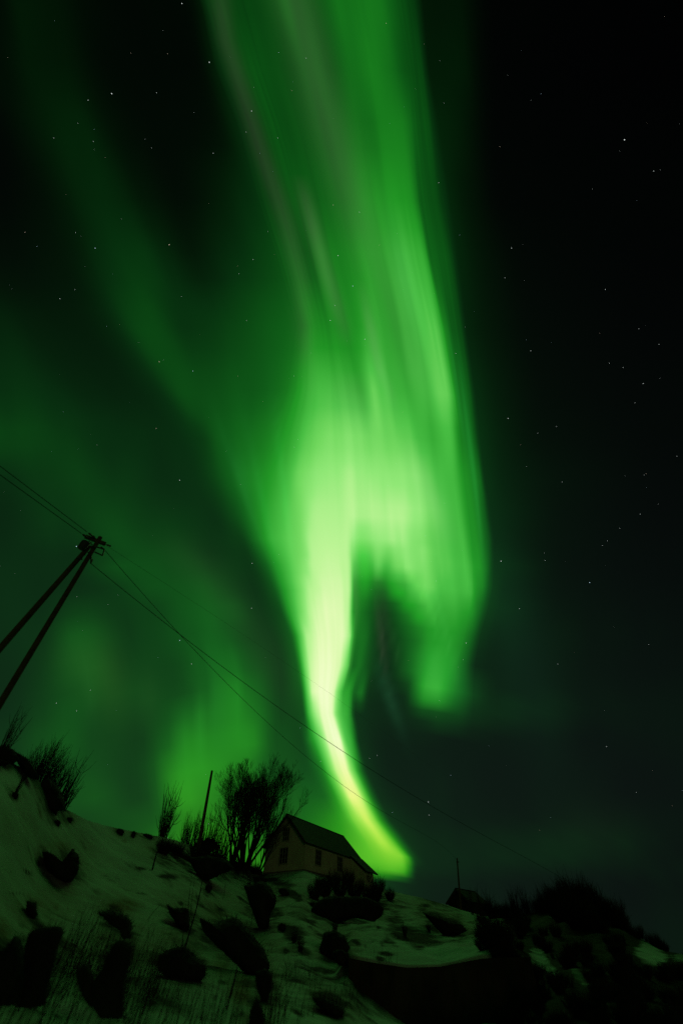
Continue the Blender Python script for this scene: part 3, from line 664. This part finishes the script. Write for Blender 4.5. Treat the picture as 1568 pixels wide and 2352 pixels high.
# in front of the house
G2 = 'bushes in front of the house'
for k, (x, y, h, lab) in enumerate([(735,2045,1.6,'left end bush on the wide boulder'),(765,2038,2.0,'bush under the middle window of the house'),(800,2035,2.4,'tallest bush below the right window of the house'),
        (835,2040,2.6,'bush covering the low porch of the house'),(868,2055,2.4,'bush at the right end of the wide boulder'),(722,2066,1.6,'bush leaning over the left end of the wide boulder'),(745,2062,2.3,'bush on the left half of the wide boulder'),(815,2064,2.6,'thick bush on the middle of the wide boulder'),(862,2074,2.0,'bush over the right shoulder of the wide boulder'),(780,2060,2.2,'bush on the front of the wide boulder'),(845,2070,2.0,'bush low on the right of the wide boulder'),(895,2068,1.6,'small bush on the snow right of the wide boulder')]):
    shrub(SD[k % 4], x, y, lab, h, .8, None, G2)
for k, (x, y, h, lab) in enumerate([(600,2022,1.2,'low bush on top of the upright tapering boulder'),(570,2040,1.0,'low twigs left of the upright tapering boulder'),(770,2140,1.0,'twigs on the boulder by the terrace lip'),
        (675,2165,.8,'grassy tuft in the open snow below the house'),(690,2185,.7,'second tuft lower in the open snow'),(985,2140,.8,'tuft beside the long low boulder'),(930,2150,.8,'tuft on the snow terrace'),(1040,2140,.7,'tuft at the right end of the long low boulder')]):
    shrub(SH[k % 5], x, y, lab, h, .9, None, 'small tufts on the slope')
# dark scrub on the right hillside
rs = np.random.RandomState(3); n = 0; G3 = 'scrub covering the right hillside'
cand = []
while len(cand) < 150:
    x = rs.uniform(1085, 1620); y = rs.uniform(2085, 2380)
    yc = np.interp(x, [1085,1110,1180,1240,1320,1400,1460,1520,1568], [2100,2106,2106,2094,2090,2114,2152,2186,2196])
    if y < yc + 2 or (x < 1160 and y > 2150): continue
    e = ell(np.array([float(x)]), np.array([float(y-8)]), CLEAR)[0]
    if e > .12: continue
    cand.append((x, y))
for x in list(range(1130, 1520, 9)): cand.append((x, float(np.interp(x, [1110,1180,1240,1320,1400,1460], [2108,2108,2096,2092,2116,2154]))))
for k, (x, y) in enumerate(cand):
    p = hit(x, y); d = math.hypot(p[0], p[1]); peak = math.exp(-((x-1325)/85)**2)
    h = rs.uniform(.6, 1.15) * (.45 + d/60) * (1 + .9*peak*(y < 2140)) * (.7 if y > 2150 else 1)
    me = (SD if rs.rand() < (.72 if k < 150 else .35) else SH)[rs.randint(4)]
    shrub(me, x, y, 'leafless dark shrub in the scrub on the right hillside', h, rs.uniform(.8, 1.15), None, G3, rs.rand()*6)
for k, (x, y, h) in enumerate([(1118,2168,1.0),(1132,2176,1.1),(1146,2184,1.2),(1126,2150,.9),(1140,2162,1.0),(1158,2172,1.2),(1150,2194,1.1),(1110,2182,.6)]):
    shrub(SD[k % 4], x, y, 'leafless dark shrub in the scrub on the right hillside', h, 1., None, G3, k*1.3)
for k, (x, y, h) in enumerate([(1085,2100,3.0),(1125,2108,3.6),(1132,2108,2.6),(1105,2104,3.3),(1190,2104,3.4),(1210,2100,3.2),(1180,2102,2.6)]):
    shrub(SL[k % 3], x, y, 'thin upright stems beside the distant dark house', h, .8, None, 'thin stems beside the distant house')

# saplings drawn as single bent stems
def sapling(path, label, rad, r=None):
    p = hit(*path[0]) if r is None else at(*path[0], r); r0 = math.hypot(p[0], p[1])
    pts = np.array([at(x, y, r0 + .15*i) for i, (x, y) in enumerate(path)]); u = np.linspace(0, len(path)-1, 14)
    pts = np.array([np.interp(u, range(len(path)), pts[:, k]) for k in range(3)]).T
    for _ in range(2): pts[1:-1] = (pts[:-2] + 2*pts[1:-1] + pts[2:]) / 4
    pts = np.vstack([pts[0] - [0, 0, .25], pts]); mb = MB(); mb.tube(pts, rad * np.linspace(1, .3, len(pts)), 5)
    rs_ = np.random.RandomState(int(path[0][0]))
    for k in range(5):
        i = rs_.randint(5, 12); dd = pts[i+1]-pts[i]; L_ = np.linalg.norm(pts[-1]-pts[0]) * .12
        dd = dd/np.linalg.norm(dd) + rs_.normal(0, .3, 3); mb.tube([pts[i], pts[i]+dd*L_], [rad*.35, rad*.12], 3)
    tag(mb.build('sapling', M['twig'], origin=pts[0]), label, 'sapling', 'thin saplings on the slope')
sapling([(424,2182),(432,2150),(447,2105),(458,2060),(467,2010),(472,1965)], 'tallest bent sapling rising in front of the wooden pole', .035)
sapling([(418,2180),(421,2140),(426,2128)], 'short stem at the foot of the tallest sapling', .018)
sapling([(431,2115),(434,2060),(442,2000)], 'faint thin sapling left of the tallest one', .014)
sapling([(437,2112),(440,2070),(448,2010)], 'faint sapling between the tallest sapling and the pole', .014)
sapling([(527,2292),(540,2250),(547,2208),(552,2170)], 'bent sapling in front of the largest boulder', .022)
sapling([(577,2125),(582,2080),(584,2030)], 'thin sapling left of the upright tapering boulder', .018)
sapling([(350,1998),(358,1965),(372,1930)], 'dark leaning stem under the lone shrub', .07)
sapling([(512,2065),(517,2040),(520,2018)], 'short sapling on the snow below the hedge', .02)
sapling([(30,1830),(48,1796),(60,1775)], 'long thin stem leaning over the small ridge stone', .02)
sapling([(340,2112),(352,2095),(372,2075)], 'short slanting sprig in the middle of the left snow slope', .012)

# ================================================================ dry grass in front
def build_grass():
    rs = np.random.RandomState(8); mb = MB(); cl = []
    for k in range(62):
        x = rs.uniform(-40, 640); y = 2290 + 180 * rs.rand() ** .7
        if x > 330 and rs.rand() < .55: y = rs.uniform(2330, 2480)
        cl.append((x, y, .9))
    for k in range(18): cl.append((rs.uniform(135, 215), rs.uniform(2210, 2300), 1.25))
    for k in range(16): cl.append((rs.uniform(290, 360), rs.uniform(2200, 2300), 1.0))
    for k in range(26): cl.append((rs.uniform(600, 900), rs.uniform(2180, 2360), .5))
    for x, y, s in cl:
        if y < 2400: p = hit(x, y)
        else:
            p = at(x, 2400, 7.); q = 7. - (y-2400)/60; d = ray(x, 2400); h = math.hypot(d[0], d[1]); p = np.array([d[0]/h*q, d[1]/h*q, 0.]); p[2] = float(ground(p[0], p[1]))
        for b in range(rs.randint(7, 16)):
            q = p + np.array([rs.normal(0, .16), rs.normal(0, .16), 0]); q[2] = float(ground(q[0], q[1])) - .03
            L_ = s * rs.uniform(.35, .95); a = rs.rand()*6.28; ln = abs(rs.normal(0, .22))
            d = np.array([math.cos(a)*ln + .12, math.sin(a)*ln, 1.]); w = rs.uniform(.003, .0065)
            m1 = q + d*L_*.5; m2 = q + d*L_ + np.array([math.cos(a), math.sin(a), -.3]) * L_ * rs.uniform(0, .12)
            mb.tube([q, m1, m2], [w, w*.7, w*.25], 3, cap=False)
    tag(mb.build('dry_grass', M['grass'], origin=(0, 0, 0)), 'dry grass stems poking through the snow in the foreground', 'grass', kind='stuff')
build_grass()

# ================================================================ houses
Z3 = np.array([0, 0, 1.])
def house(C, phi, l, h, rise, w, mats, wins, name, label, over=.35, lean_to=False, sink=1.0):
    C = np.array(C, float); o = empty(name, C)
    u = np.array([math.cos(phi), math.sin(phi), 0]); v = np.array([-math.sin(phi), math.cos(phi), 0])
    P = lambda a, b, c: u*a + v*b + Z3*c
    # walls with gables
    V = [P(0,0,-sink), P(l,0,-sink), P(l,w,-sink), P(0,w,-sink), P(0,0,h), P(l,0,h), P(l,w,h), P(0,w,h), P(0,w/2,h+rise), P(l,w/2,h+rise)]
    mesh('wall', V, [(0,1,5,4),(2,3,7,6),(3,0,4,8,7),(1,2,6,9,5),(4,5,9,8),(7,8,9,6),(0,3,2,1)], mats['wall'], o)
    mb = MB(); mb.box(P(l/2, w/2, -sink/2+.1), (u, v, Z3), (l/2+.05, w/2+.05, sink/2)); mb.build('foundation', M['found'], o)
    sl = math.hypot(w/2, rise); cs, sn = (w/2)/sl, rise/sl
    for s in (1, -1):
        dv = v*cs*(1 if s == 1 else -1) + Z3*sn; nv = np.cross(u, dv); nv = nv*np.sign(nv[2])
        start = P(l/2, 0 if s == 1 else w, h); ln = sl + over
        c = start + dv * (sl - ln/2) + nv*.09
        m_ = MB(); m_.box(c, (u, dv, nv), (l/2+over, ln/2, .08)); m_.build('roof', M['roof'], o)
        for e in (-over-.03, l+over+.03):
            b_ = MB(); b_.box(P(e, 0 if s == 1 else w, h) + dv*(sl-ln/2) + nv*.02, (u, dv, nv), (.03, ln/2, .14))
            b_.build('bargeboard', M['trim'], o)
    m_ = MB(); m_.box(P(l/2, w/2, h+rise+.16), (u, v, Z3), (l/2+over+.02, .12, .05)); m_.build('ridge_cap', M['roof'], o)
    for face, a, z, ww, hh in wins:
        ax, nrm, c = (u, -v, P(a, 0, z)) if face == 'long' else (v, -u, P(0, a, z))
        fr = MB()
        for sx_ in (-1, 1): fr.box(c + ax*sx_*(ww/2) + nrm*.05, (ax, Z3, nrm), (.06, hh/2+.06, .05))
        for sz_ in (-1, 1): fr.box(c + Z3*sz_*(hh/2) + nrm*.053, (ax, Z3, nrm), (ww/2-.06, .06, .05))
        for q_ in (-1, 1): fr.box(c + ax*q_*ww/6 + nrm*.04, (ax, Z3, nrm), (.045, hh/2-.06, .03))
        for q_ in (-1, 1): fr.box(c + Z3*q_*hh/6 + nrm*.036, (ax, Z3, nrm), (ww/2-.06, .018, .022))
        f = fr.build('window', mats['frame'], o)
        p_ = MB(); p_.box(c + nrm*.008, (ax, Z3, nrm), (ww/2-.05, hh/2-.05, .02)); p_.build('pane', M['glass'], f)
    if lean_to:
        a0, a1, dp, z0, z1 = l-3.6, l-.2, 2.6, h+.05, h-2.0
        V = [P(a0,0,-sink),P(a1-.3,0,-sink),P(a1-.3,-dp,-sink),P(a0,-dp,-sink),P(a0,0,z0-.1),P(a1-.3,0,z0-.1),P(a1-.3,-dp+.15,z1+.1),P(a0,-dp+.15,z1+.1)]
        V = [q - v*.02 for q in V]
        mesh('porch_wall', V, [(0,1,2,3),(4,7,6,5),(0,3,7,4),(1,5,6,2),(3,2,6,7),(0,4,5,1)], mats['wall'], o)
        dv = P(0, -dp-.2, z1) - P(0, 0, z0); L_ = np.linalg.norm(dv); dv /= L_; nv = np.cross(u, dv); nv *= np.sign(nv[2])
        m_ = MB(); m_.box(P((a0+a1)/2+.1, -.1, z0) + dv*L_/2 + nv*.12, (u, dv, nv), ((a1-a0)/2+.25, L_/2, .07)); m_.build('porch_roof', M['roof'], o)
    tag(o, label, 'house'); return o
house((-4.226, 74.256, 11.2), 1.0209, 16.0, 3.05, 3.4, 7.02, dict(wall=M['cladding'], frame=M['casing']),
      [('long', 3.3, 1.75, 1.5, 1.75), ('long', 9.3, 1.75, 1.5, 1.75), ('gable', 3.6, 1.75, 1.4, 1.8), ('gable', 3.5, 4.2, 1.15, 1.55)],
      'wooden_house', 'pale yellow wooden house with a steep dark roof on the hilltop', lean_to=True)
pd_ = at(1082, 2104, 98)
house((pd_[0], pd_[1], pd_[2]), .75, 5.2, 1.8, 1.6, 4.3, dict(wall=M['darkwall'], frame=M['trim']), [('gable', 2.2, 1.1, .7, .8), ('long', 2.6, 1.1, .8, .8)],
      'small_house', 'small dark distant house on the crest behind the snow terrace', over=.3, sink=4.0)

# ================================================================ poles and wires
def pole(name, label, base, top, r0, r1, parts=None):
    o = empty(name, base); mb = MB(); b = np.array(base); t = np.array(top)
    mb.tube([(0, 0, -.4), (t-b)*.5, t-b], [r0, (r0+r1)/2, r1], 10); mb.build('pole', M['pole'], o, smooth=False)
    return o
pm = at(448, 1990, 60.); pm[2] = float(ground(pm[0], pm[1])); pt = at(487, 1771, 60.)
o = pole('wooden_pole', '', pm, pt, .22, .13)
m_ = MB(); m_.tube([(pt-pm) - [0, 0, .02], (pt-pm) + [0, 0, .06]], [.16, .10], 8); m_.build('pole_cap', M['metal'], o)
tag(o, 'tall bare wooden pole leaning slightly left of the big tree', 'pole')
# far pole carrying one wire, by the small house
fb = at(1057, 2095, 92.); fb[2] = float(ground(fb[0], fb[1])); ft = at(1049, 1971, 92.)
o = pole('utility_pole', '', fb, ft, .17, .10); m_ = MB(); m_.box((ft-fb) - [0, 0, .5], ((1, 0, 0), (0, 1, 0), (0, 0, 1)), (.22, .05, .06)); m_.build('cross_arm', M['pole'], o)
tag(o, 'thin far pole standing at the gable of the small distant house', 'utility pole')
sb = at(1332, 2088, 62.); sb[2] = float(ground(sb[0], sb[1])); st = at(1322, 2036, 62.)
o = pole('utility_pole', '', sb, st, .15, .10); m_ = MB(); m_.box((st-sb) - [0, 0, .3], ((1, 0, 0), (0, 1, 0), (0, 0, 1)), (.4, .06, .07)); m_.build('cross_arm', M['pole'], o)
tag(o, 'short pole almost lost in the scrub on the right hillside', 'utility pole')
# near double pole
RN = 14.5
T1 = at(231, 1234, RN); T2 = at(190, 1268, RN - .3)
l1 = at(0, 1618, RN + .1); d1 = (l1 - T1) / np.linalg.norm(l1 - T1)
l2 = at(0, 1490, RN - .1); d2 = (l2 - T2) / np.linalg.norm(l2 - T2)
def foot(T, d):
    for k in np.linspace(2, 40, 600):
        q = T + d*k
        if q[2] < float(ground(q[0], q[1])): return q
    return T + d*14
f1, f2 = foot(T1, d1), foot(T2, d2)
o = empty('double_pole', f1); O1 = f1
mb = MB(); mb.tube([f1 + d1*.4 - O1, (f1+T1)/2 - O1, T1 - O1], [.090, .084, .074], 12); mb.build('pole', M['pole'], o)
mb = MB(); mb.tube([f2 + d2*.4 - O1, (f2+T2)/2 - O1, T2 + (T1-T2)*.35 - O1], [.098, .092, .080], 12); mb.build('pole', M['pole'], o)
Xa = at(196, 1232, RN+.05); Xb = at(243, 1250, RN-.02)      # cross arm
ad = (Xb - Xa); ad /= np.linalg.norm(ad); side = np.cross(ad, d1); side /= np.linalg.norm(side); upn = np.cross(side, ad)
mb = MB(); mb.box((Xa+Xb)/2 - O1, (ad, side, upn), (np.linalg.norm(Xb-Xa)/2, .05, .06)); mb.build('cross_arm', M['pole'], o)
def insul(c, ax, L_=.22, r_=.05):
    m = MB(); c = np.array(c) - O1; m.tube([c, c+ax*L_*.3, c+ax*L_*.31, c+ax*L_*.5, c+ax*L_*.55, c+ax*L_*.8, c+ax*L_], [r_*.3, r_*.35, r_, r_*.8, r_*.5, r_*.9, r_*.4], 10); m.build('insulator', M['ceramic'], o)
W0 = at(0, 1070, 12.5); W1 = at(0, 1090, 12.3)
A0 = at(222, 1238, RN); A1 = at(208, 1240, RN-.1)
insul(A0, (W0-A0)/np.linalg.norm(W0-A0), .42, .045); insul(A1, (W1-A1)/np.linalg.norm(W1-A1), .42, .045)
insul(Xb, ad, .2, .045); insul(at(201, 1262, RN-.1), np.array([0, 0, -1.]), .3, .05)
E0 = at(240, 1262, RN); E1 = at(209, 1294, RN)
mb = MB()
for c, q in ((at(232, 1256, RN), E0), (at(213, 1285, RN), E1), (at(176, 1281, RN-.3), at(190, 1285, RN-.3)), (at(218, 1268, RN), at(236, 1276, RN-.1)), (at(236, 1276, RN-.1), E0), (at(222, 1256, RN), E0), (at(210, 1278, RN), E1)): mb.tube([c - O1, q - O1], .025, 6)
mb.build('bracket', M['metal'], o)
cb = at(193, 1252, RN-.35)                                     # small canister hung beside the top
mb = MB(); zz = [(0, .04), (.02, .13), (.25, .15), (.3, .15), (.32, .12), (.36, .05)]
mb.tube([cb - O1 + d2*(.18-a) for a, _ in zz], [b for _, b in zz], 14); mb.build('canister', M['metal'], o)
mb = MB(); mb.tube([cb-O1, at(214, 1256, RN)-O1], .02, 6); mb.tube([cb+d2*.1-O1, at(205, 1270, RN-.2)-O1], .02, 6)
rs = np.random.RandomState(2)
for k in range(6):
    c = at(200+rs.rand()*24, 1240+rs.rand()*26, RN-.1); e = at(200+rs.rand()*24, 1240+rs.rand()*26, RN-.15); mb.tube([c-O1, (c+e)/2+rs.normal(0, .06, 3)-O1, e-O1], .014, 5)
mb.build('fittings', M['ceramic'], o)
tag(o, 'near pair of leaning wooden poles meeting under insulators at the left', 'utility pole')
def wire(pts, label, rad=.011):
    """smooth hanging wire through the given points"""
    pts = np.array(pts, float); s_ = np.r_[0, np.cumsum(np.linalg.norm(np.diff(pts, axis=0), axis=1))]; s_ /= s_[-1]
    k = np.linspace(0, 1, 60)
    deg = min(3, len(pts)-1); q = np.array([np.polyval(np.polyfit(s_, pts[:, i], deg, w=[9]+[1]*(len(pts)-2)+[9]), k) for i in range(3)]).T
    mb = MB(); mb.tube(q, rad, 5); tag(mb.build('power_line', M['wire'], origin=q[0]), label, 'power line', 'power lines')
def ext(a, b, f): return a + (b-a)*f
wire([ext(A0, W0, .12), ext(A0, W0, .5), W0, ext(A0, W0, 2.6)], 'upper of the two wires running from the double pole to the upper left', .011)
wire([ext(A1, W1, .12), ext(A1, W1, .5), W1, ext(A1, W1, 2.6)], 'lower of the two wires running from the double pole to the upper left', .011)
def span(points, r0, r1, end=None):
    n_ = len(points); P0 = np.array([points[0]]); out = []
    a0 = math.atan2(*(ray(*points[0])[:2])); a1 = math.atan2(*(ray(*points[-1])[:2]))
    g0 = np.array([math.sin(a0), math.cos(a0)])*r0; g1 = np.array([math.sin(a1), math.cos(a1)])*r1
    for x, y in points:                  # keep every point in the vertical plane of the span
        d = ray(x, y); n2 = np.array([-(g1-g0)[1], (g1-g0)[0]]); k = (g0 @ n2) / (d[:2] @ n2); out.append(np.array([0, 0, CAM_H]) + d*k)
    return out
wire(span([(240,1262),(400,1446),(450,1502),(608,1655),(693,1725),(778,1795),(837,1840),(1049,1976)], RN, 92), 'wire from the double pole to the far pole by the distant house', .011)
wire(span([(209,1294),(300,1366),(430,1479),(608,1596),(778,1715),(887,1795),(1057,1890),(1206,1969),(1322,2038)], RN, 62), 'wire from the double pole down to the pole in the right hand scrub', .012)
wire(span([(240,1250),(489,1412),(698,1551),(783,1611),(1049,1790)], RN, 120), 'faint high wire crossing the bright stem of the aurora', .004)

# ================================================================ stars
def build_stars():
    S = [(418,8,.6,0),(481,143,.9,0),(257,215,.9,0),(203,230,.4,0),(360,213,.3,0),(578,255,.6,0),(565,303,.3,0),(638,317,.3,0),(490,352,.4,0),(124,317,.25,0),(215,325,.25,0),(174,534,.35,0),
         (219,570,.7,1),(389,562,.8,2),(581,596,.4,0),(549,629,.4,0),(138,686,.5,0),(417,681,.35,0),(366,831,.7,2),(443,852,.6,1),(566,736,.35,0),(359,984,.5,2),(223,1022,.3,0),(413,1103,1.,0),
         (684,1009,.4,0),(676,1027,.4,0),(810,657,1.,1),(776,587,.7,0),(825,487,.5,0),(758,736,.8,0),(838,779,.7,0),(769,702,.5,0),(1007,420,.5,0),(1174,570,.7,0),(1159,638,.45,0),(1046,812,.5,0),
         (1218,806,.7,0),(1166,961,1.,0),(1433,321,1.2,0),(1500,393,.6,0),(1389,665,.55,0),(1398,834,.5,0),(1430,844,.45,0),(1476,881,.7,0),(1457,925,.45,0),(1277,980,.5,0),(1234,995,.6,0),(1512,791,.4,0),
         (1466,755,.35,0),(1290,1107,.5,0),(1150,1289,1.5,0),(1353,1338,1.,1),(1422,1213,.55,0),(1394,1242,.5,0),(1469,1181,.55,0),(1251,1287,.55,0),(1249,1270,.4,0),(1208,1072,.35,0),(1478,1091,.35,0),(1553,1048,.4,0),
         (1192,1398,.8,0),(1280,1525,.5,0),(1392,1715,.6,0),(1070,1477,.8,0),(983,1842,.6,0),(985,1872,.5,0),(579,1294,.8,0),(413,1471,1.,1),(176,1255,1.3,1),(647,1789,.9,3),(578,1397,.7,0),(866,1735,.4,0),
         (1489,1480,.4,0),(1382,1253,.4,0),(130,1615,.5,0),(177,1633,.4,0),(208,1585,.4,0),(440,1525,.6,0),(1063,1515,.3,0),(1460,1820,.35,0),(990,1290,.3,0)]
    rs = np.random.RandomState(12)
    for k in range(230): S.append((rs.uniform(-100, 1700), rs.uniform(-60, 1950), .05 + .24*rs.rand()**3, rs.choice([0, 0, 0, 1, 2])))
    cols = {0: (.85, .95, .9), 1: (.6, .85, 1.), 2: (1., .8, .6), 3: (1., .55, .1)}
    mats = {}
    D = 4000.
    mb = {k: MB() for k in cols}
    for x, y, b, c in S:
        d = ray(x, y); p = d * D + [0, 0, CAM_H]; b = b * (.72 if x > 1120 and b < .9 else 1); r = 2.6 * math.sqrt(b) * (1.15 if b > .5 else 1)
        a = np.cross(d, [0, 0, 1]); a /= np.linalg.norm(a) + 1e-9; u = np.cross(a, d)
        V = [p + a*r, p + u*r, p - a*r, p - u*r, p + d*r, p - d*r]
        mb[c].add(V, [(0,1,4),(1,2,4),(2,3,4),(3,0,4),(1,0,5),(2,1,5),(3,2,5),(0,3,5)])
    V = []; F = []; MI = []
    for k in cols:
        n0 = len(V); V += mb[k].v; F += [tuple(i+n0 for i in f) for f in mb[k].f]; MI += [k]*len(mb[k].f)
    me = bpy.data.meshes.new('stars'); me.from_pydata(V, [], F); me.update()
    for k in cols:
        m = bpy.data.materials.new('starlight'); m.use_nodes = True; nt = m.node_tree; nt.nodes.clear()
        e = nt.nodes.new('ShaderNodeEmission'); e.inputs[0].default_value = (*cols[k], 1); e.inputs[1].default_value = 1.0
        o_ = nt.nodes.new('ShaderNodeOutputMaterial'); nt.links.new(e.outputs[0], o_.inputs[0]); m.cycles.emission_sampling = 'NONE'; me.materials.append(m)
    me.polygons.foreach_set('material_index', MI)
    o = bpy.data.objects.new('stars', me); col.objects.link(o); tag(o, 'small white and bluish stars scattered across the night sky', 'stars', kind='stuff')
build_stars()
